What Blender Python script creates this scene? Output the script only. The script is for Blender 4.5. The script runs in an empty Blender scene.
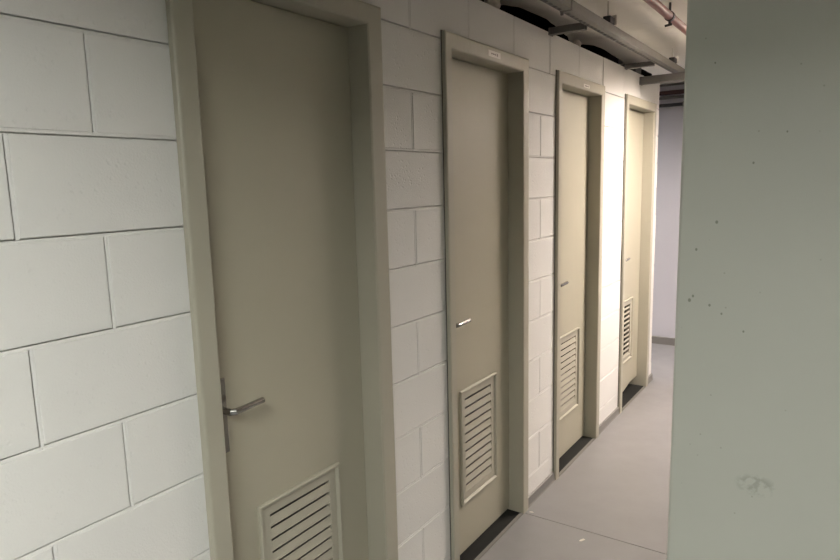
import bpy, bmesh, math, random
from mathutils import Vector, Matrix, noise
random.seed(7)
S = bpy.context.scene
COL = S.collection
CAM_H = 1.635
CEIL = 2.50
XE = 3.0
WALL_TOP = 2.345

# ------------------------------------------------------------------ helpers
def link(o, parent=None):
    COL.objects.link(o)
    if parent is not None:
        o.parent = parent
    return o

def mesh_obj(name, bm, mat, parent=None, loc=None, smooth=False):
    me = bpy.data.meshes.new(name)
    bmesh.ops.recalc_face_normals(bm, faces=bm.faces[:])
    bm.to_mesh(me); bm.free()
    if mat: me.materials.append(mat)
    if smooth:
        for p in me.polygons: p.use_smooth = True
    o = bpy.data.objects.new(name, me)
    if loc is not None: o.location = loc
    return link(o, parent)

def empty(name, loc=(0, 0, 0)):
    o = bpy.data.objects.new(name, None)
    o.empty_display_size = 0.1
    o.location = loc
    return link(o)

def tag(o, label=None, cat=None, group=None, kind=None):
    if label: o['label'] = label
    if cat: o['category'] = cat
    if group: o['group'] = group
    if kind: o['kind'] = kind
    return o

def box(bm, x0, x1, y0, y1, z0, z1, bev=0.0, seg=1):
    if x0 > x1: x0, x1 = x1, x0
    if y0 > y1: y0, y1 = y1, y0
    if z0 > z1: z0, z1 = z1, z0
    vs = [bm.verts.new((x, y, z)) for x in (x0, x1) for y in (y0, y1) for z in (z0, z1)]
    idx = [(0, 1, 3, 2), (4, 6, 7, 5), (0, 4, 5, 1), (2, 3, 7, 6), (0, 2, 6, 4), (1, 5, 7, 3)]
    fs = [bm.faces.new([vs[i] for i in f]) for f in idx]
    if bev > 0:
        es = list({e for f in fs for e in f.edges})
        bmesh.ops.bevel(bm, geom=es, offset=bev, segments=seg, profile=0.5, affect='EDGES', clamp_overlap=True)

def prism(bm, poly, axis, a, b):
    """extrude a 2-D polygon; axis 'y': poly=(x,z); axis 'x': poly=(y,z); axis 'z': poly=(x,y)"""
    def mk(p, t):
        if axis == 'y': return (p[0], t, p[1])
        if axis == 'x': return (t, p[0], p[1])
        return (p[0], p[1], t)
    A = [bm.verts.new(mk(p, a)) for p in poly]
    B = [bm.verts.new(mk(p, b)) for p in poly]
    n = len(poly)
    bm.faces.new(A); bm.faces.new(B[::-1])
    for i in range(n):
        bm.faces.new((A[i], A[(i+1) % n], B[(i+1) % n], B[i]))

def tube(bm, pts, r, n=16, caps=True):
    pts = [Vector(p) for p in pts]
    rings = []
    for i, p in enumerate(pts):
        if i == 0: d = pts[1]-pts[0]
        elif i == len(pts)-1: d = pts[-1]-pts[-2]
        else: d = (pts[i+1]-p).normalized() + (p-pts[i-1]).normalized()
        d.normalize()
        ref = Vector((0, 0, 1)) if abs(d.z) < 0.9 else Vector((1, 0, 0))
        a = d.cross(ref).normalized(); b = d.cross(a).normalized()
        rr = r[i] if isinstance(r, (list, tuple)) else r
        rings.append([bm.verts.new(p + a*rr*math.cos(2*math.pi*k/n) + b*rr*math.sin(2*math.pi*k/n)) for k in range(n)])
    for R0, R1 in zip(rings, rings[1:]):
        for k in range(n):
            bm.faces.new((R0[k], R0[(k+1) % n], R1[(k+1) % n], R1[k]))
    if caps:
        bm.faces.new(rings[0]); bm.faces.new(rings[-1][::-1])

# ------------------------------------------------------------------ materials
def new_mat(name):
    m = bpy.data.materials.new(name); m.use_nodes = True
    nt = m.node_tree
    return m, nt, nt.nodes['Principled BSDF']

def lin(c):
    return tuple(((v/255)/12.92 if v/255 <= 0.04045 else (((v/255)+0.055)/1.055)**2.4) for v in c)

def painted(name, rgb, rough=0.5, var=0.06, scale=3.0, bump=0.0, bscale=200.0, pits=0.0, pscale=60.0, spec=0.4, metal=0.0, dirt=0.0, stretch=None):
    """painted surface: base colour with a faint large-scale variation, grain bump and pits"""
    m, nt, b = new_mat(name)
    N, L = nt.nodes, nt.links
    tc = N.new('ShaderNodeTexCoord')
    src = tc.outputs['Object']
    if stretch:
        mp = N.new('ShaderNodeMapping'); mp.inputs['Scale'].default_value = stretch
        L.new(src, mp.inputs['Vector']); src = mp.outputs['Vector']
    n1 = N.new('ShaderNodeTexNoise'); n1.inputs['Scale'].default_value = scale; n1.inputs['Detail'].default_value = 5
    n1.inputs['Roughness'].default_value = 0.6
    L.new(src, n1.inputs['Vector'])
    mx = N.new('ShaderNodeMixRGB')
    c = rgb
    mx.inputs['Color1'].default_value = tuple(v*(1-var) for v in c) + (1,)
    mx.inputs['Color2'].default_value = tuple(min(1, v*(1+var)) for v in c) + (1,)
    L.new(n1.outputs['Fac'], mx.inputs['Fac'])
    out = mx.outputs['Color']
    if dirt > 0:
        n3 = N.new('ShaderNodeTexNoise'); n3.inputs['Scale'].default_value = scale*2.3; n3.inputs['Detail'].default_value = 8
        n3.inputs['Roughness'].default_value = 0.75
        L.new(src, n3.inputs['Vector'])
        rp = N.new('ShaderNodeValToRGB'); rp.color_ramp.elements[0].position = 0.55; rp.color_ramp.elements[1].position = 0.8
        L.new(n3.outputs['Fac'], rp.inputs['Fac'])
        ml = N.new('ShaderNodeMath'); ml.operation = 'MULTIPLY'; ml.inputs[1].default_value = dirt
        L.new(rp.outputs['Color'], ml.inputs[0])
        m2 = N.new('ShaderNodeMixRGB'); m2.inputs['Color2'].default_value = tuple(v*0.45 for v in c) + (1,)
        L.new(ml.outputs[0], m2.inputs['Fac']); L.new(out, m2.inputs['Color1']); out = m2.outputs['Color']
    L.new(out, b.inputs['Base Color'])
    b.inputs['Roughness'].default_value = rough
    b.inputs['Specular IOR Level'].default_value = spec
    b.inputs['Metallic'].default_value = metal
    nrm = None
    if bump > 0:
        n2 = N.new('ShaderNodeTexNoise'); n2.inputs['Scale'].default_value = bscale; n2.inputs['Detail'].default_value = 4
        L.new(src, n2.inputs['Vector'])
        bp = N.new('ShaderNodeBump'); bp.inputs['Strength'].default_value = bump; bp.inputs['Distance'].default_value = 0.002
        L.new(n2.outputs['Fac'], bp.inputs['Height']); nrm = bp.outputs['Normal']
    if pits > 0:
        v = N.new('ShaderNodeTexVoronoi'); v.inputs['Scale'].default_value = pscale
        nz = N.new('ShaderNodeTexNoise'); nz.inputs['Scale'].default_value = pscale*0.16; nz.inputs['Detail'].default_value = 2
        L.new(src, v.inputs['Vector']); L.new(src, nz.inputs['Vector'])
        # pit only near cell centres and only in patches
        r1 = N.new('ShaderNodeValToRGB'); r1.color_ramp.elements[0].position = 0.0; r1.color_ramp.elements[1].position = 0.32
        L.new(v.outputs['Distance'], r1.inputs['Fac'])
        r2 = N.new('ShaderNodeValToRGB'); r2.color_ramp.elements[0].position = 0.50; r2.color_ramp.elements[1].position = 0.62
        r2.color_ramp.elements[0].color = (1, 1, 1, 1); r2.color_ramp.elements[1].color = (0, 0, 0, 1)
        L.new(nz.outputs['Fac'], r2.inputs['Fac'])
        mxx = N.new('ShaderNodeMath'); mxx.operation = 'MAXIMUM'
        L.new(r1.outputs['Color'], mxx.inputs[0]); L.new(r2.outputs['Color'], mxx.inputs[1])
        b2 = N.new('ShaderNodeBump'); b2.inputs['Strength'].default_value = pits; b2.inputs['Distance'].default_value = 0.003
        L.new(mxx.outputs[0], b2.inputs['Height'])
        if nrm: L.new(nrm, b2.inputs['Normal'])
        nrm = b2.outputs['Normal']
    if nrm: L.new(nrm, b.inputs['Normal'])
    return m

M = {}
M['block'] = painted('painted_block', (0.72, 0.71, 0.675), 0.55, 0.05, 2.0, 0.40, 230, 0.38, 62, 0.35)
M['door'] = painted('door_paint', (0.395, 0.372, 0.285), 0.5, 0.05, 4.0, 0.06, 300, spec=0.5)
M['frame'] = painted('frame_paint', (0.385, 0.365, 0.29), 0.45, 0.04, 5.0, 0.05, 250, spec=0.45)
M['caulk_shade'] = painted('caulk_gap_shade', (0.06, 0.055, 0.045), 0.8)  # tone carries the shadow gap round the door frames
M['ceiling'] = painted('ceiling_plaster', (0.80, 0.77, 0.69), 0.8, 0.10, 1.6, 0.5, 40, dirt=0.35)
M['void'] = painted('shade_black_void', (0.006, 0.005, 0.004), 0.95, spec=0.0)  # near-black colour stands in for the shade of the unlit space
M['threshold'] = painted('bare_threshold', (0.022, 0.022, 0.020), 0.8, 0.2, 8, 0.3, 120, spec=0.1)
M['skirting'] = painted('grey_skirting', (0.20, 0.19, 0.175), 0.45, 0.08, 6)
M['backwall'] = painted('cool_white_paint', (0.54, 0.53, 0.565), 0.6, 0.03, 1.5)
M['plain'] = painted('low_bounce_wall_paint', (0.055, 0.055, 0.05), 0.6, 0.04, 1.5)  # unseen walls coloured near black so they bounce little light
M['steel'] = painted('galvanised_steel', (0.165, 0.158, 0.14), 0.5, 0.12, 14, 0.1, 200, spec=0.5, metal=0.3)
M['darksteel'] = painted('dark_steel', (0.16, 0.15, 0.14), 0.5, 0.12, 14, spec=0.5, metal=0.3)
M['slot'] = painted('slot_shadow', (0.03, 0.028, 0.025), 0.9)
M['chrome'] = painted('satin_steel', (0.45, 0.44, 0.42), 0.25, 0.03, 20, metal=1.0)
M['red'] = painted('red_pipe_paint', (0.18, 0.055, 0.038), 0.45, 0.12, 12)
M['black'] = painted('black_iron', (0.03, 0.028, 0.028), 0.5)
M['maroon'] = painted('dark_maroon_paint', (0.06, 0.025, 0.022), 0.5)
M['label'] = painted('paper_label', (0.66, 0.64, 0.58), 0.5, 0.02, 30)
M['ink'] = painted('label_ink', (0.22, 0.21, 0.18), 0.7)
M['foam'] = painted('plaster_lump', (0.60, 0.56, 0.49), 0.85, 0.1, 30, 0.6, 80)
M['lampbox'] = painted('lamp_trough', (0.25, 0.25, 0.24), 0.5)
M['housing'] = painted('lamp_housing', (0.75, 0.75, 0.72), 0.4)

def floor_mat():
    m, nt, b = new_mat('grey_floor_paint'); N, L = nt.nodes, nt.links
    tc = N.new('ShaderNodeTexCoord')
    n1 = N.new('ShaderNodeTexNoise'); n1.inputs['Scale'].default_value = 2.2; n1.inputs['Detail'].default_value = 7; n1.inputs['Roughness'].default_value = 0.65
    L.new(tc.outputs['Object'], n1.inputs['Vector'])
    r = N.new('ShaderNodeValToRGB')
    r.color_ramp.elements[0].position = 0.3; r.color_ramp.elements[0].color = (0.20, 0.194, 0.190, 1)
    r.color_ramp.elements[1].position = 0.7; r.color_ramp.elements[1].color = (0.235, 0.228, 0.224, 1)
    L.new(n1.outputs['Fac'], r.inputs['Fac']); L.new(r.outputs['Color'], b.inputs['Base Color'])
    n2 = N.new('ShaderNodeTexNoise'); n2.inputs['Scale'].default_value = 9; n2.inputs['Detail'].default_value = 4
    L.new(tc.outputs['Object'], n2.inputs['Vector'])
    mr = N.new('ShaderNodeMapRange'); mr.inputs['To Min'].default_value = 0.28; mr.inputs['To Max'].default_value = 0.45
    L.new(n2.outputs['Fac'], mr.inputs['Value']); L.new(mr.outputs['Result'], b.inputs['Roughness'])
    bp = N.new('ShaderNodeBump'); bp.inputs['Strength'].default_value = 0.12; bp.inputs['Distance'].default_value = 0.004
    L.new(n2.outputs['Fac'], bp.inputs['Height']); L.new(bp.outputs['Normal'], b.inputs['Normal'])
    b.inputs['Specular IOR Level'].default_value = 0.45
    return m
M['floor'] = floor_mat()

def column_mat():
    """smooth painted concrete: small dark pin holes, one patch of scuff marks"""
    m, nt, b = new_mat('pale_green_concrete'); N, L = nt.nodes, nt.links
    tc = N.new('ShaderNodeTexCoord'); P = tc.outputs['Object']
    n1 = N.new('ShaderNodeTexNoise'); n1.inputs['Scale'].default_value = 3; n1.inputs['Detail'].default_value = 6
    L.new(P, n1.inputs['Vector'])
    mx = N.new('ShaderNodeMixRGB'); mx.inputs['Color1'].default_value = (0.385, 0.39, 0.34, 1); mx.inputs['Color2'].default_value = (0.425, 0.43, 0.378, 1)
    L.new(n1.outputs['Fac'], mx.inputs['Fac'])
    out = mx.outputs['Color']
    def spot(c, rad, nscale, thr, amt, col):
        nonlocal out
        d = N.new('ShaderNodeVectorMath'); d.operation = 'SUBTRACT'; d.inputs[1].default_value = c; L.new(P, d.inputs[0])
        s = N.new('ShaderNodeVectorMath'); s.operation = 'DIVIDE'; s.inputs[1].default_value = rad; L.new(d.outputs[0], s.inputs[0])
        ln = N.new('ShaderNodeVectorMath'); ln.operation = 'LENGTH'; L.new(s.outputs[0], ln.inputs[0])
        fall = N.new('ShaderNodeMapRange'); fall.inputs['From Min'].default_value = 0.6; fall.inputs['From Max'].default_value = 1.0
        fall.inputs['To Min'].default_value = amt; fall.inputs['To Max'].default_value = 0.0
        L.new(ln.outputs['Value'], fall.inputs['Value'])
        f = fall.outputs['Result']
        if nscale:
            nz = N.new('ShaderNodeTexNoise'); nz.inputs['Scale'].default_value = nscale; nz.inputs['Detail'].default_value = 3; L.new(P, nz.inputs['Vector'])
            rr = N.new('ShaderNodeMapRange'); rr.inputs['From Min'].default_value = thr; rr.inputs['From Max'].default_value = thr+0.12
            L.new(nz.outputs['Fac'], rr.inputs['Value'])
            mu = N.new('ShaderNodeMath'); mu.operation = 'MULTIPLY'; L.new(f, mu.inputs[0]); L.new(rr.outputs['Result'], mu.inputs[1]); f = mu.outputs[0]
        mm = N.new('ShaderNodeMixRGB'); mm.inputs['Color2'].default_value = col; L.new(f, mm.inputs['Fac']); L.new(out, mm.inputs['Color1']); out = mm.outputs['Color']
    dark = (0.16, 0.17, 0.13, 1)
    spot((1.131, 1.5, 0.955), (0.046, 0.05, 0.028), 48, 0.47, 0.42, dark)
    for (x, z, r) in ((1.027, 1.536, 0.0035), (1.020, 1.352, 0.003), (1.045, 1.335, 0.0025), (1.092, 1.66, 0.0025), (0.988, 1.475, 0.003), (1.09, 1.30, 0.0025), (0.978, 1.36, 0.004), (0.985, 1.37, 0.003), (1.15, 1.72, 0.002), (1.01, 1.87, 0.002)):
        spot((x, 1.5, z), (r, r, r*1.3), 0, 0, 0.85, dark)
    # tiny pin holes
    v = N.new('ShaderNodeTexVoronoi'); v.inputs['Scale'].default_value = 22; L.new(P, v.inputs['Vector'])
    vr = N.new('ShaderNodeMapRange'); vr.inputs['From Min'].default_value = 0.02; vr.inputs['From Max'].default_value = 0.06
    vr.inputs['To Min'].default_value = 0.45; vr.inputs['To Max'].default_value = 0.0
    L.new(v.outputs['Distance'], vr.inputs['Value'])
    mm = N.new('ShaderNodeMixRGB'); mm.inputs['Color2'].default_value = dark; L.new(vr.outputs['Result'], mm.inputs['Fac']); L.new(out, mm.inputs['Color1']); out = mm.outputs['Color']
    L.new(out, b.inputs['Base Color'])
    b.inputs['Roughness'].default_value = 0.55; b.inputs['Specular IOR Level'].default_value = 0.35
    n2 = N.new('ShaderNodeTexNoise'); n2.inputs['Scale'].default_value = 25; n2.inputs['Detail'].default_value = 6; L.new(P, n2.inputs['Vector'])
    bp = N.new('ShaderNodeBump'); bp.inputs['Strength'].default_value = 0.15; bp.inputs['Distance'].default_value = 0.003
    L.new(n2.outputs['Fac'], bp.inputs['Height']); L.new(bp.outputs['Normal'], b.inputs['Normal'])
    return m
M['column'] = column_mat()

def emit_mat(name, col, strength):
    m, nt, b = new_mat(name)
    b.inputs['Base Color'].default_value = (0.8, 0.8, 0.8, 1)
    b.inputs['Emission Color'].default_value = tuple(col) + (1,)
    b.inputs['Emission Strength'].default_value = strength
    return m

# ------------------------------------------------------------------ layout constants
#        outer L, inner L, inner R, outer R
DOORS = [(0.902, 0.960, 1.587, 1.659),
         (2.035, 2.080, 2.698, 2.759),
         (3.119, 3.163, 3.782, 3.842),
         (4.295, 4.340, 4.985, 5.045)]
HEAD_IN, HEAD_OUT = 2.117, 2.177
FACE = 0.020            # frame face proud of the wall
LEAF = -0.058           # door leaf face
WALL_T = 0.14
Y0, YEND = -2.6, 5.195
LINE0, COURSE = 2.147, 0.2
LAP = 0.032             # frame overlap on the block work

# ------------------------------------------------------------------ left wall (painted concrete blocks)
def build_wall_left():
    bm = bmesh.new()
    g = 0.0048
    cuts = [(d[0]+LAP, d[3]-LAP) for d in DOORS]
    segs = []; a = Y0
    for c in cuts: segs.append((a, c[0])); a = c[1]
    segs.append((a, YEND))
    def blk(y0, y1, z0, z1, gl=True, gr=True, gt=True, flip=False):
        if y1-y0 < 0.012: return
        dx = random.uniform(-0.0012, 0.0008)
        a0, b0 = y0+(g if gl else 0), y1-(g if gr else 0)
        box(bm, -WALL_T, dx, a0, b0, z0+g, z1-(g if gt else 0), 0.0018, 2)
        # struck mortar bead: flush at the bottom and right of a joint, a crack left open along its other edge
        if z0 > 0.02: box(bm, -0.03, -0.0016+random.uniform(-.0008,.0006), a0-(g if gl else 0), b0+(g if gr else 0), z0-g+(0.0026 if flip else -0.0005), z0+g+(0.0005 if flip else -0.0028), 0.0010, 1)
        if gr: box(bm, -0.03, -0.0016+random.uniform(-.0006,.0006), y1-g+0.0028, y1+g+0.0005, z0+g-0.003, z1-g, 0.0010, 1)
    # mortar core
    for (a, b_) in segs:
        box(bm, -WALL_T+0.003, -0.012, a, b_, 0.0, WALL_TOP-0.004)
    for c in cuts:
        box(bm, -WALL_T+0.003, -0.012, c[0]-0.001, c[1]+0.001, LINE0-0.004, WALL_TOP-0.004)
    odd = [[0.717-0.402*k for k in range(9)][::-1], [1.841], [2.933], [], []]
    even = [[0.550-0.402*k for k in range(8)][::-1], [], [], [], []]
    for k in range(0, 11):
        z1 = LINE0-COURSE*k; z0 = max(0.0, z1-COURSE)
        for si, (a, b_) in enumerate(segs):
            js = (odd if k % 2 else even)[si]
            e = [a]+[j for j in js if a+0.02 < j < b_-0.02]+[b_]
            for y0, y1 in zip(e, e[1:]):
                blk(y0, y1, z0, z1, y0 != a or si == 0, y1 != b_, True, k == 1)
    j = 1.841
    while j > Y0: j -= 0.4022
    e = [Y0]; j += 0.4022
    while j < YEND-0.03: e.append(j); j += 0.4022
    e.append(YEND)
    for y0, y1 in zip(e, e[1:]):
        blk(y0, y1, LINE0, WALL_TOP, True, y1 != YEND, False)
    o = mesh_obj('wall_left', bm, M['block'])
    tag(o, 'white painted concrete block wall that the four beige doors are set into', 'wall', kind='structure')
build_wall_left()

# ------------------------------------------------------------------ skirting along the piers
SEG = []
a = Y0
for d in DOORS: SEG.append((a, d[0])); a = d[3]
SEG.append((a, YEND))
bm = bmesh.new()
for a, b_ in SEG:
    prism(bm, [(0.0005, 0.0), (0.016, 0.0), (0.012, 0.006), (0.009, 0.045), (0.0005, 0.049)], 'y', a+0.001, b_-(0.001 if b_ != YEND else -0.012))
tag(mesh_obj('baseboard_left', bm, M['skirting']), 'low grey skirting along the foot of the white block wall', 'baseboard', kind='structure')

# ------------------------------------------------------------------ doors
LABELS = ['nearest and largest beige door, lever handle at its left edge beside the block wall',
          'second beige door from the camera, white number sticker over it and a full louvred vent',
          'third beige door from the camera, between two narrow block piers',
          'farthest beige door, brightly lit, with wide black gaps in its vent']
VENTS = [(1.108, 1.446, 0.245, 0.752), (2.222, 2.552, 0.240, 0.758), (3.322, 3.648, 0.252, 0.750), (4.520, 4.800, 0.275, 0.750)]
PIVOT = [1.000, 2.112, 3.200, 4.385]

def build_door(i):
    oL, iL, iR, oR = DOORS[i]
    yb = (oL+oR)/2
    root = empty('door_%d' % (i+1), (0, yb, 0))
    tag(root, LABELS[i], 'door', kind='structure')
    T = lambda y: y-yb
    def part(name, bm, mat, parent=root, smooth=False): return mesh_obj(name, bm, mat, parent, smooth=smooth)
    # frame: architrave flange + jamb, mitred U profile swept round the opening
    bm = bmesh.new()
    lapx = 0.0015
    def path(off):      # off = distance outward from the inner opening edge (0..1 face widths)
        wl, wr, wt = iL-oL, oR-iR, HEAD_OUT-HEAD_IN
        return [(T(iL-off*wl), 0.0), (T(iL-off*wl), HEAD_IN+off*wt), (T(iR+off*wr), HEAD_IN+off*wt), (T(iR+off*wr), 0.0)]
    # profile: (off, x)
    prof = [(0.0, -0.118), (0.0, FACE-0.004), (0.045, FACE-0.0012), (0.09, FACE), (0.86, FACE), (0.94, FACE-0.001), (1.0, FACE-0.004), (1.0, lapx), (0.50, lapx), (0.50, -0.118)]
    rows = []
    for off, x in prof:
        rows.append([bm.verts.new((x, y, z)) for (y, z) in path(off)])
    n = len(rows)
    for r in range(n):
        A, B = rows[r], rows[(r+1) % n]
        for k in range(3): bm.faces.new((A[k], A[k+1], B[k+1], B[k]))
    bm.faces.new([rows[r][0] for r in range(n)]); bm.faces.new([rows[r][3] for r in range(n)][::-1])
    fr = part('door_frame', bm, M['frame'])
    # leaf with a hole for the vent
    vy0, vy1, vz0, vz1 = VENTS[i]
    hy0, hy1, hz0, hz1 = vy0+0.018, vy1-0.018, vz0+0.018, vz1-0.018
    lz0, lz1 = 0.016, HEAD_IN-0.003
    ly0, ly1 = iL+0.003, iR-0.003
    bm = bmesh.new()
    xs = (LEAF-0.040, LEAF)
    ys = [ly0, hy0, hy1, ly1]; zs = [lz0, hz0, hz1, lz1]
    if i == 3: zs[0] = 0.045
    V = {}
    for xi, x in enumerate(xs):
        for a, y in enumerate(ys):
            for b, z in enumerate(zs):
                V[xi, a, b] = bm.verts.new((x, T(y), z))
    for a in range(3):
        for b in range(3):
            if a == 1 and b == 1: continue
            for xi in (0, 1):
                bm.faces.new((V[xi, a, b], V[xi, a+1, b], V[xi, a+1, b+1], V[xi, a, b+1]))
    per = [(0, 0), (1, 0), (2, 0), (3, 0), (3, 1), (3, 2), (3, 3), (2, 3), (1, 3), (0, 3), (0, 2), (0, 1)]
    hol = [(1, 1), (2, 1), (2, 2), (1, 2)]
    for loop in (per, hol):
        for p, q in zip(loop, loop[1:]+loop[:1]):
            bm.faces.new((V[0, p[0], p[1]], V[0, q[0], q[1]], V[1, q[0], q[1]], V[1, p[0], p[1]]))
    if i == 3:   # worn lower edge of the far door, higher towards its right corner
        bmesh.ops.subdivide_edges(bm, edges=[e for e in bm.edges if abs(e.verts[0].co.z-0.045) < 1e-4 and abs(e.verts[1].co.z-0.045) < 1e-4 and abs(e.verts[0].co.y-e.verts[1].co.y) > .05], cuts=5)
        for v in bm.verts:
            if abs(v.co.z-0.045) < 1e-4:
                t = (v.co.y+yb-ly0)/(ly1-ly0)
                v.co.z = 0.042+0.038*max(0.0, min(1.0, (t-0.25)/0.45))**1.4
    leaf = part('door_leaf', bm, M['door'])
    # vent: moulded rim
    bm = bmesh.new()
    def rim(inset): return [(T(vy0+inset), vz0+inset), (T(vy1-inset), vz0+inset), (T(vy1-inset), vz1-inset), (T(vy0+inset), vz1-inset)]
    prof = [(0.0, LEAF-0.0005), (0.0, LEAF+0.008), (0.003, LEAF+0.012), (0.009, LEAF+0.012), (0.013, LEAF+0.007), (0.015, LEAF+0.002), (0.0435, LEAF+0.002), (0.0445, LEAF+0.001), (0.0445, LEAF-0.012), (0.019, LEAF-0.012), (0.019, LEAF-0.0005)]
    rows = [[bm.verts.new((x, y, z)) for (y, z) in rim(ins)] for ins, x in prof]
    n = len(rows)
    for r in range(n):
        A, B = rows[r], rows[(r+1) % n]
        for k in range(4): bm.faces.new((A[k], A[(k+1) % 4], B[(k+1) % 4], B[k]))
    part('vent_frame', bm, M['frame'], leaf)
    # slats
    bm = bmesh.new()
    sy0, sy1, sz0, sz1 = vy0+0.040, vy1-0.040, vz0+0.044, vz1-0.044
    ns = 11
    pitch = (sz1-sz0)/ns
    run, rise = ((0.005, 0.0232) if i < 3 else (0.003, 0.009))
    x_out = LEAF+0.003 if i < 3 else LEAF-0.002
    for k in range(ns):
        z = sz0+pitch*k+0.004
        t = 0.0022
        prism(bm, [(x_out, z-0.003), (x_out-run, z+rise-0.003), (x_out-run, z+rise+t), (x_out-0.001, z+t), (x_out, z+t-0.001)], 'y', T(sy0), T(sy1))
    part('vent_slats', bm, M['frame'], leaf)
    # lever handle on a long plate
    py = PIVOT[i]
    bm = bmesh.new()
    box(bm, LEAF+0.0003, LEAF+0.008, T(py-0.024), T(py+0.026), 0.948, 1.150, 0.003, 2)
    hb = part('handle_plate', bm, M['chrome'], leaf)
    bm = bmesh.new()
    tube(bm, [(LEAF+0.008, T(py), 1.0725), (LEAF+0.016, T(py), 1.0725)], 0.0125, 20)
    tube(bm, [(LEAF+0.010, T(py), 1.0725), (LEAF+0.045, T(py), 1.0725), (LEAF+0.054, T(py)+0.002, 1.0725), (LEAF+0.060, T(py)+0.010, 1.0725),
              (LEAF+0.061, T(py)+0.025, 1.073), (LEAF+0.059, T(py)+0.103, 1.0755)], [0.009, 0.009, 0.009, 0.009, 0.0085, 0.008], 18)
    part('lever', bm, M['chrome'], leaf, smooth=False)
    bm = bmesh.new()
    tube(bm, [(LEAF+0.0075, T(py), 0.997), (LEAF+0.0105, T(py), 0.997)], 0.0085, 18)
    part('lock_cylinder', bm, M['darksteel'], leaf)
    # small paper sticker with a line of writing on the head of the frame
    if i in (1, 2):
        ya, yb2, zc, hh = ((2.362, 2.468, 2.147, 0.024) if i == 1 else (3.465, 3.560, 2.140, 0.018))
        bm = bmesh.new()
        box(bm, FACE+0.0002, FACE+0.0012, T(ya), T(yb2), zc-hh/2, zc+hh/2)
        st = part('number_sticker', bm, M['label'])
        tag(st, 'white paper sticker')
        bm = bmesh.new()
        x0, x1 = FACE+0.0013, FACE+0.0017
        w = yb2-ya
        u = ya+w*0.22
        for k, (cw, ch) in enumerate([(0.008, 0.006), (0.007, 0.005), (0.008, 0.006), (0.007, 0.005), (0.008, 0.006)]):
            box(bm, x0, x1, T(u), T(u+cw*0.8), zc-ch/2, zc+ch/2); u += cw+0.001
        u += 0.006
        s = 0.012 if i == 1 else 0.008
        box(bm, x0, x1, T(u), T(u+0.003), zc-s/2, zc+s/2)
        box(bm, x0, x1, T(u+0.006), T(u+0.009), zc-s/2, zc+s/2)
        box(bm, x0, x1, T(u), T(u+0.009), zc-0.002, zc+0.002)
        part('sticker_text', bm, M['ink'], st)
    # bare threshold under the leaf and its pale edge
    bm = bmesh.new()
    box(bm, -0.135, 0.001, T(iL-0.01), T(iR+0.01), 0.0006, 0.003)
    part('threshold', bm, M['threshold'])
    bm = bmesh.new()
    prism(bm, [(0.0015, 0.0006), (0.018, 0.0006), (0.017, 0.004), (0.0025, 0.006)], 'y', T(iL+0.001), T(iR-0.001))
    part('threshold_edge', bm, M['steel'])
    # dark strips standing for sealant and its shadow gap, where the frame meets the block work (left return and head)
    bm = bmesh.new()
    if i > 0: box(bm, 0.0006, 0.0040, T(oL-0.0014), T(oL-0.0002), 0.05, HEAD_OUT+0.0015)
    box(bm, 0.0006, 0.0040, T(oL-0.0014), T(oR+0.0014), HEAD_OUT+0.0002, HEAD_OUT+0.0025)
    box(bm, 0.0006, 0.0030, T(oR+0.0002), T(oR+0.002), 0.05, HEAD_OUT+0.0015)
    part('sealant_shadow_line', bm, M['caulk_shade'])
    return root
for i in range(4): build_door(i)

# ------------------------------------------------------------------ floor
bm = bmesh.new()
box(bm, -3.2, XE, Y0, 2.7085, -0.08, 0.0)
box(bm, -3.2, XE, 2.7125, 6.5, -0.08, 0.0)
box(bm, -3.2, XE, 2.7084, 2.7126, -0.08, -0.003)
# a chip of pale filler and a speck on the paint
tag(mesh_obj('floor', bm, M['floor']), 'grey painted concrete floor of the corridor with a thin joint across it', 'floor', kind='structure')
for (x, y, s, a, lab) in ((0.345, 2.625, 0.018, 1.1, 'small pale paint chip lying on the grey floor in the corridor'), (0.045, 2.735, 0.012, 0.2, 'tiny pale paint chip on the floor near the second door frame')):
    bm = bmesh.new()
    pts = []
    for k in range(9):
        t = 2*math.pi*k/9
        r = s*random.uniform(0.7, 1.1)
        px, py = r*math.cos(t), 0.42*r*math.sin(t)
        pts.append((px*math.cos(a)-py*math.sin(a), px*math.sin(a)+py*math.cos(a)))
    prism(bm, pts, 'z', 0.0, 0.0015)
    tag(mesh_obj('paint_chip', bm, M['foam'], loc=(x, y, 0.0002)), lab, 'paint chip')

# ------------------------------------------------------------------ ceiling (ragged plaster edge over the wall)
bm = bmesh.new()
def edge_x(y):
    # closed plaster in places, ragged open gap elsewhere
    pts = [(-2.6, -0.29), (2.70, -0.29), (2.76, -0.225), (2.82, -0.215), (2.90, -0.285), (2.95, -0.29), (3.00, -0.222), (3.10, -0.180), (3.39, -0.172), (3.55, -0.190), (3.69, -0.207),
           (3.88, -0.235), (3.98, -0.262), (4.05, -0.285), (4.11, -0.22), (4.20, -0.178), (4.35, -0.168), (4.6, -0.183), (4.79, -0.192), (4.95, -0.208), (5.05, -0.275), (5.10, -0.20),
           (5.2, -0.18), (5.4, -0.17), (5.6, -0.175), (5.8, -0.19), (6.0, -0.25), (6.1, -0.29)]
    for (a, va), (b, vb) in zip(pts, pts[1:]):
        if a <= y <= b:
            t = (y-a)/(b-a); t = t*t*(3-2*t)
            return va+(vb-va)*t
    return -0.29
ys = [Y0+k*0.04 for k in range(int((6.5-Y0)/0.04)+1)]+[6.5]
xsR = [0.05, 0.4, 0.8, 1.3, 2.2, XE]
th = 0.06
grid = []
for y in ys:
    ex = edge_x(y)+0.006*noise.noise(Vector((0, y*9, 3)))
    row = [(ex, y)]+[(x, y) for x in xsR]
    grid.append(row)
def zc(x, y):
    step = 0.010 if y > 4.03 else 0.0
    return CEIL-step+0.004*noise.noise(Vector((x*2.2, y*2.2, 0)))
lo = [[bm.verts.new((x, y, zc(x, y))) for x, y in r] for r in grid]
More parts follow.
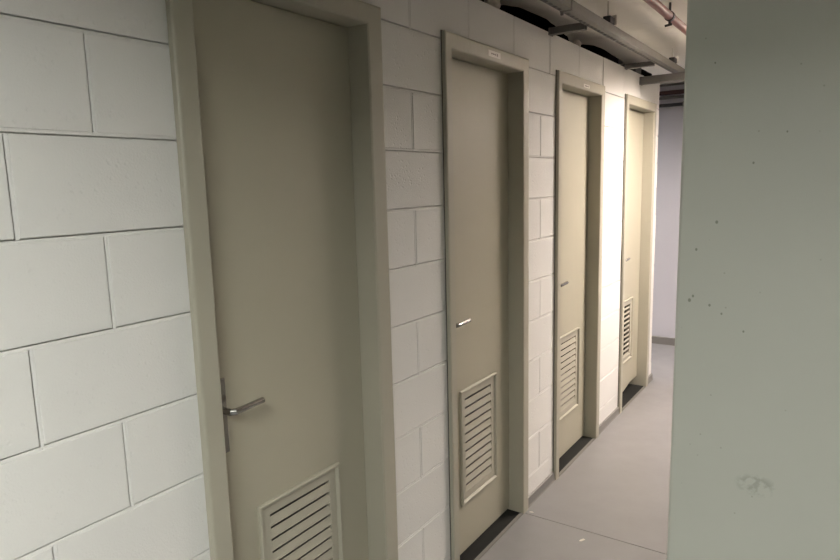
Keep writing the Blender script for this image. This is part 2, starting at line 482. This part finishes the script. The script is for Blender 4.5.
hi = [[bm.verts.new((x, y, CEIL+th)) for x, y in r] for r in grid]
for a in range(len(grid)-1):
    for b in range(len(xsR)):
        bm.faces.new((lo[a][b], lo[a+1][b], lo[a+1][b+1], lo[a][b+1]))
        bm.faces.new((hi[a][b], hi[a][b+1], hi[a+1][b+1], hi[a+1][b]))
    bm.faces.new((lo[a][0], hi[a][0], hi[a+1][0], lo[a+1][0]))
    bm.faces.new((lo[a][-1], lo[a+1][-1], hi[a+1][-1], hi[a][-1]))
for R0, R1 in ((lo[0], hi[0]), (lo[-1], hi[-1])):
    for b in range(len(xsR)): bm.faces.new((R0[b], R0[b+1], R1[b+1], R1[b]))
box(bm, -3.2, -1.25, 5.03, 6.5, CEIL-0.008, CEIL+th)
tag(mesh_obj('ceiling', bm, M['ceiling']), 'stained off-white plaster ceiling with a ragged edge above the block wall', 'ceiling', kind='structure')

# ------------------------------------------------------------------ remaining shell
def wallbox(name, lab, mat, *b, bev=0.0):
    bm = bmesh.new(); box(bm, *b, bev)
    return tag(mesh_obj(name, bm, mat), lab, 'wall', kind='structure')
bm = bmesh.new()
box(bm, 0.949, XE, 1.5, 1.95, 0.0, CEIL, 0.006, 2)
tag(mesh_obj('wall_right', bm, M['column']), 'smooth pale green concrete wall end in the right foreground', 'wall', kind='structure')
wallbox('wall_back', 'cool white wall closing the far end of the corridor', M['backwall'], -3.2, XE, 6.4, 6.5, 0, CEIL)
wallbox('wall_east', 'plain wall on the right side of the corridor', M['plain'], XE, XE+0.1, Y0, 6.5, 0, CEIL)
wallbox('wall_rear', 'plain wall behind the camera', M['plain'], -0.14, XE, Y0-0.1, Y0, 0, CEIL)
wallbox('wall_passage', 'plain wall of the side passage round the far corner', M['plain'], -3.2, -0.1405, 5.03, 5.19, 0, CEIL)
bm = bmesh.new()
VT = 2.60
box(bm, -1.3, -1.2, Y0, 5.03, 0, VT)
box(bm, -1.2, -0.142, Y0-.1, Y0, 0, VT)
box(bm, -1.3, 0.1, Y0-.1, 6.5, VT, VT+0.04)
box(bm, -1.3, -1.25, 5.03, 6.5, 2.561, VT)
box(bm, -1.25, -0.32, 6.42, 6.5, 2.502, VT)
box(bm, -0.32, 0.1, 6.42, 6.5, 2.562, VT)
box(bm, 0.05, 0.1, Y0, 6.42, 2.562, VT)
tag(mesh_obj('wall_void', bm, M['void']), 'unlit space painted black for shade, behind the doors and above the block wall', 'wall', kind='structure')
bm = bmesh.new()
prism(bm, [(6.3995, 0.0), (6.383, 0.0), (6.383, 0.070), (6.3995, 0.074)], 'x', -3.2, XE)
tag(mesh_obj('baseboard_back', bm, M['skirting']), 'grey skirting at the foot of the far cool white wall', 'baseboard', kind='structure')

# ------------------------------------------------------------------ overhead services
# strut channel running the length of the corridor
TX0, TX1, TZ0, TZ1 = 0.178, 0.228, 2.350, 2.392
def build_tray():
    root = empty('strut_channel', (0.21, 2.2, TZ0))
    tag(root, 'long grey slotted steel channel running under the ceiling beside the block wall', 'steel channel')
    def loc(x, y, z): return (x-0.21, y-2.2, z-TZ0)
    y0, y1 = 0.2, 5.7
    bm = bmesh.new()
    t = 0.003
    # open-topped channel whose underside has a row of punched slots along its wall side
    sa, sb = TX0+0.0040, TX0+0.0190
    for prof in ([(TX0, TZ1), (TX0, TZ0), (sa, TZ0), (sa, TZ0+t), (TX0+t, TZ0+t), (TX0+t, TZ1-t), (TX0+0.008, TZ1-t), (TX0+0.008, TZ1)],
                 [(sb, TZ0), (TX1, TZ0), (TX1, TZ1), (TX1-0.008, TZ1), (TX1-0.008, TZ1-t), (TX1-t, TZ1-t), (TX1-t, TZ0+t), (sb, TZ0+t)]):
        prism(bm, [(x-0.21, z-TZ0) for x, z in prof], 'y', y0-2.2, y1-2.2)
    y = y0
    while y < y1-0.02:
        box(bm, sa-0.0002-0.21, sb+0.0002-0.21, y-2.2, min(y1, y+0.022)-2.2, 0.0, t)
        y += 0.05
    mesh_obj('channel_body', bm, M['steel'], root)
    bm = bmesh.new()
    tube(bm, [(-0.0195, y0-2.2, 0.0155), (-0.0195, y1-2.2, 0.0155)], 0.009, 10)  # black core added inside so the slots look dark from below
    mesh_obj('slot_dark_core', bm, M['black'], root, smooth=True)
    for yy in (2.73, 5.02):
        bm = bmesh.new()
        box(bm, TX0-0.003-0.21, TX1+0.003-0.21, yy-0.006-2.2, yy+0.006-2.2, -0.004, TZ1-TZ0+0.002, 0.0015)
        box(bm, TX0-0.21, TX0+0.012-0.21, yy-0.006-2.2, yy+0.006-2.2, -0.016, -0.003, 0.002)
        mesh_obj('channel_coupler', bm, M['darksteel'], root)
build_tray()

# wall brackets: small channel arms bolted to the wall
def bracket(y, z0, z1, x1, w, lab, mat):
    root = empty('wall_bracket', (0, y, z0)); tag(root, lab, 'bracket', 'steel arms on the block wall')
    bm = bmesh.new(); t = 0.003; h = z1-z0
    prof = [(-w/2, h), (-w/2, 0), (w/2, 0), (w/2, h), (w/2-t, h), (w/2-t, t), (-w/2+t, t), (-w/2+t, h)]
    prism(bm, prof, 'x', 0.004, x1)
    mesh_obj('arm', bm, mat, root)
    bm = bmesh.new(); box(bm, 0.0, 0.006, -w/2-0.006, w/2+0.006, -0.003, h-0.001, 0.001)
    mesh_obj('wall_plate', bm, mat, root)
bracket(3.045, 2.332, 2.364, 0.1775, 0.035, 'first short grey steel arm from the block wall to the channel, above the second door', M['darksteel'])
bracket(4.300, 2.334, 2.362, 0.1775, 0.035, 'middle grey steel arm from the block wall to the channel, above the third door', M['darksteel'])
bracket(4.660, 2.276, 2.326, 0.70, 0.045, 'long lower grey steel arm passing under the channel, above the farthest door', M['darksteel'])

# ceiling hangers of the channel
def hanger(y, lab):
    root = empty('ceiling_hanger', (0.21, y, CEIL)); tag(root, lab, 'hanger', 'ceiling hangers of the steel channel')
    top = -0.006
    bm = bmesh.new()
    box(bm, -0.016, 0.022, -0.050, 0.020, TZ1-CEIL+0.001, -0.074, 0.002)
    mesh_obj('hanger_clamp', bm, M['black'], root)
    bm = bmesh.new()
    tube(bm, [(0, -0.02, TZ1-CEIL), (0, -0.02, 0.0)], 0.004, 10)
    mesh_obj('threaded_rod', bm, M['foam'], root)
    bm = bmesh.new()
    box(bm, -0.020, 0.030, 0.021, 0.027, TZ1-CEIL+0.001, -0.060, 0.001)
    mesh_obj('end_plate', bm, M['foam'], root)
hanger(3.29, 'black ceiling hanger on top of the channel, the nearer one')
hanger(4.66, 'black ceiling hanger on top of the channel, the farther one by the concrete wall end')

# plaster lumps closing the gap over the wall
def lump(x, y, sx, sy, sz, lab):
    bm = bmesh.new()
    bmesh.ops.create_icosphere(bm, subdivisions=3, radius=1.0)
    for v in bm.verts:
        n = noise.noise(v.co*1.7+Vector((y, 0, 0)))
        v.co = Vector((v.co.x*sx, v.co.y*sy, v.co.z*sz))*(1+0.25*n)
    zmin = min(v.co.z for v in bm.verts)
    o = mesh_obj('plaster_lump', bm, M['foam'], loc=(x, y, WALL_TOP-zmin-0.002), smooth=True)
    tag(o, lab, 'plaster', 'plaster lumps on top of the block wall')
lump(-0.045, 2.520, 0.035, 0.045, 0.026, 'off-white plaster lump on the wall top above the second door')
lump(-0.030, 3.49, 0.022, 0.032, 0.021, 'off-white plaster lump on the wall top above the third door, beyond the first arm')

# red sprinkler pipe
PX, PZ = 0.450, 2.436
root = empty('sprinkler_pipe', (PX, 3.0, PZ)); tag(root, 'red painted sprinkler pipe under the ceiling beside the concrete wall end', 'pipe')
bm = bmesh.new(); tube(bm, [(0, -5.6, 0), (0, 3.20, 0)], 0.0205, 20)
mesh_obj('pipe_run', bm, M['red'], root, smooth=True)
for yy in (-2.4, -0.95, 0.50, 1.95):
    bm = bmesh.new(); tube(bm, [(0, yy-0.014, 0), (0, yy+0.014, 0)], 0.0245, 20)
    tube(bm, [(0, yy, 0.024), (0, yy, CEIL-PZ+0.008)], 0.006, 10)
    mesh_obj('pipe_clamp', bm, M['black'], root)
    bm = bmesh.new(); tube(bm, [(0, yy, -0.026), (0.0, yy, -0.042)], 0.006, 10); tube(bm, [(-0.022, yy, -0.044), (0.012, yy, -0.040)], 0.006, 10)
    mesh_obj('clamp_bolt', bm, M['black'], root)
bm = bmesh.new(); tube(bm, [(0, -0.39, 0), (0, -0.34, 0)], 0.0240, 20)
mesh_obj('pipe_coupling', bm, M['red'], root)

# pipes along the far wall
for (z, r, mat, lab, nm) in ((2.478, 0.010, 'darksteel', 'thin grey conduit highest on the far wall, just under the ceiling', 'conduit'),
                             (2.407, 0.020, 'maroon', 'dark maroon pipe on the far wall, second from the top', 'pipe'),
                             (2.362, 0.014, 'darksteel', 'dark grey pipe on the far wall, third from the top', 'pipe'),
                             (2.295, 0.016, 'black', 'lowest black pipe on the far wall, with a round joint', 'pipe')):
    root = empty('conduit' if nm == 'conduit' else 'service_pipe', (0, 6.33, z)); tag(root, lab, 'pipe', 'horizontal pipes on the far wall')
    bm = bmesh.new(); tube(bm, [(-2.6, 0, 0), (XE, 0, 0)], r, 14)
    mesh_obj('pipe_run', bm, M[mat], root, smooth=True)
    for xx in (-1.6, -0.055, 1.5):
        bm = bmesh.new()
        if z < 2.3: tube(bm, [(xx-0.012, 0, 0), (xx+0.012, 0, 0)], r+0.008, 14)
        else: box(bm, xx+0.10, xx+0.12, -r-0.002, 0.071, -r-0.002, r+0.002)
        if z < 2.3: box(bm, xx-0.01, xx+0.01, 0, 0.071, -0.008, 0.008)
        mesh_obj('pipe_clip', bm, M['darksteel'], root)

# ------------------------------------------------------------------ lamps (unseen ceiling battens, the passage one added)
def lamp(x, y, z, L, W, col, strength, lab, along='y', lip=0.02, up=0.0):
    root = empty('ceiling_lamp', (x, y, z)); tag(root, lab, 'lamp', 'ceiling batten lamps')
    lx, ly = (W/2, L/2) if along == 'y' else (L/2, W/2)
    bm = bmesh.new(); box(bm, -lx-0.012, lx+0.012, -ly-0.012, ly+0.012, 0.0, 0.045)
    for sy in (-0.7, 0.7):
        px, py_ = (0, sy*ly) if along == 'y' else (sy*lx, 0)
        tube(bm, [(px, py_, 0.045), (px, py_, CEIL-z-0.004)], 0.006, 8)
    for sx in (-1, 1): box(bm, sx*(lx+0.002), sx*(lx+0.012), -ly-0.012, ly+0.012, -lip, 0.0)
    for sy in (-1, 1): box(bm, -lx-0.002, lx+0.002, sy*(ly+0.002), sy*(ly+0.012), -lip, 0.0)
    mesh_obj('lamp_housing', bm, M['lampbox'], root)
    if up > 0:      # added glowing panel on the lamp top, brightens the ceiling
        bm = bmesh.new(); box(bm, -lx+0.02, lx-0.02, -ly+0.02, ly-0.02, 0.0455, 0.0485)
        mesh_obj('added_upglow', bm, emit_mat('added_ceiling_fill', col, up), root)
    bm = bmesh.new(); box(bm, -lx, lx, -ly, ly, -0.004, -0.0005)
    mesh_obj('lamp_diffuser', bm, emit_mat('lamp_glow', col, strength), root)
lamp(1.5, -0.7, 2.42, 1.2, 0.16, (0.985, 1.0, 0.950), 71, 'ceiling batten lamp behind the camera', along='x', lip=0.040)
lamp(1.22, 4.40, 2.31, 1.2, 0.16, (1.0, 0.87, 0.79), 79, 'bright ceiling batten lamp hidden behind the concrete wall end', along='x', lip=0.026, up=34.0)
lamp(-1.95, 5.9, 2.44, 1.0, 0.14, (0.97, 0.96, 1.0), 72, 'added unseen lamp in the side passage that brightens the far wall', along='x')  # extra lamp placed out of view to light the far wall

# ------------------------------------------------------------------ world, camera, view
w = bpy.data.worlds.new('World'); S.world = w; w.use_nodes = True
w.node_tree.nodes['Background'].inputs['Color'].default_value = (0.01, 0.01, 0.01, 1)
w.node_tree.nodes['Background'].inputs['Strength'].default_value = 0.0
cam = bpy.data.cameras.new('Camera'); co = link(bpy.data.objects.new('Camera', cam))
r = Vector((0.82935579, 0.55817738, -0.02463694)); u = Vector((-0.06404396, 0.13877793, 0.9882505)); f = Vector((-0.55503814, 0.81803343, -0.15084417))
co.matrix_world = Matrix(((r.x, u.x, -f.x, 1.263995), (r.y, u.y, -f.y, 0.0), (r.z, u.z, -f.z, CAM_H), (0, 0, 0, 1)))
cam.sensor_width = 36; cam.sensor_fit = 'HORIZONTAL'; cam.lens = 633.738/840*36; cam.clip_start = 0.02
S.camera = co
S.view_settings.view_transform = 'Standard'; S.view_settings.look = 'None'
S.view_settings.gamma = 1; S.view_settings.use_curve_mapping = False
S.view_settings.exposure = 1.42
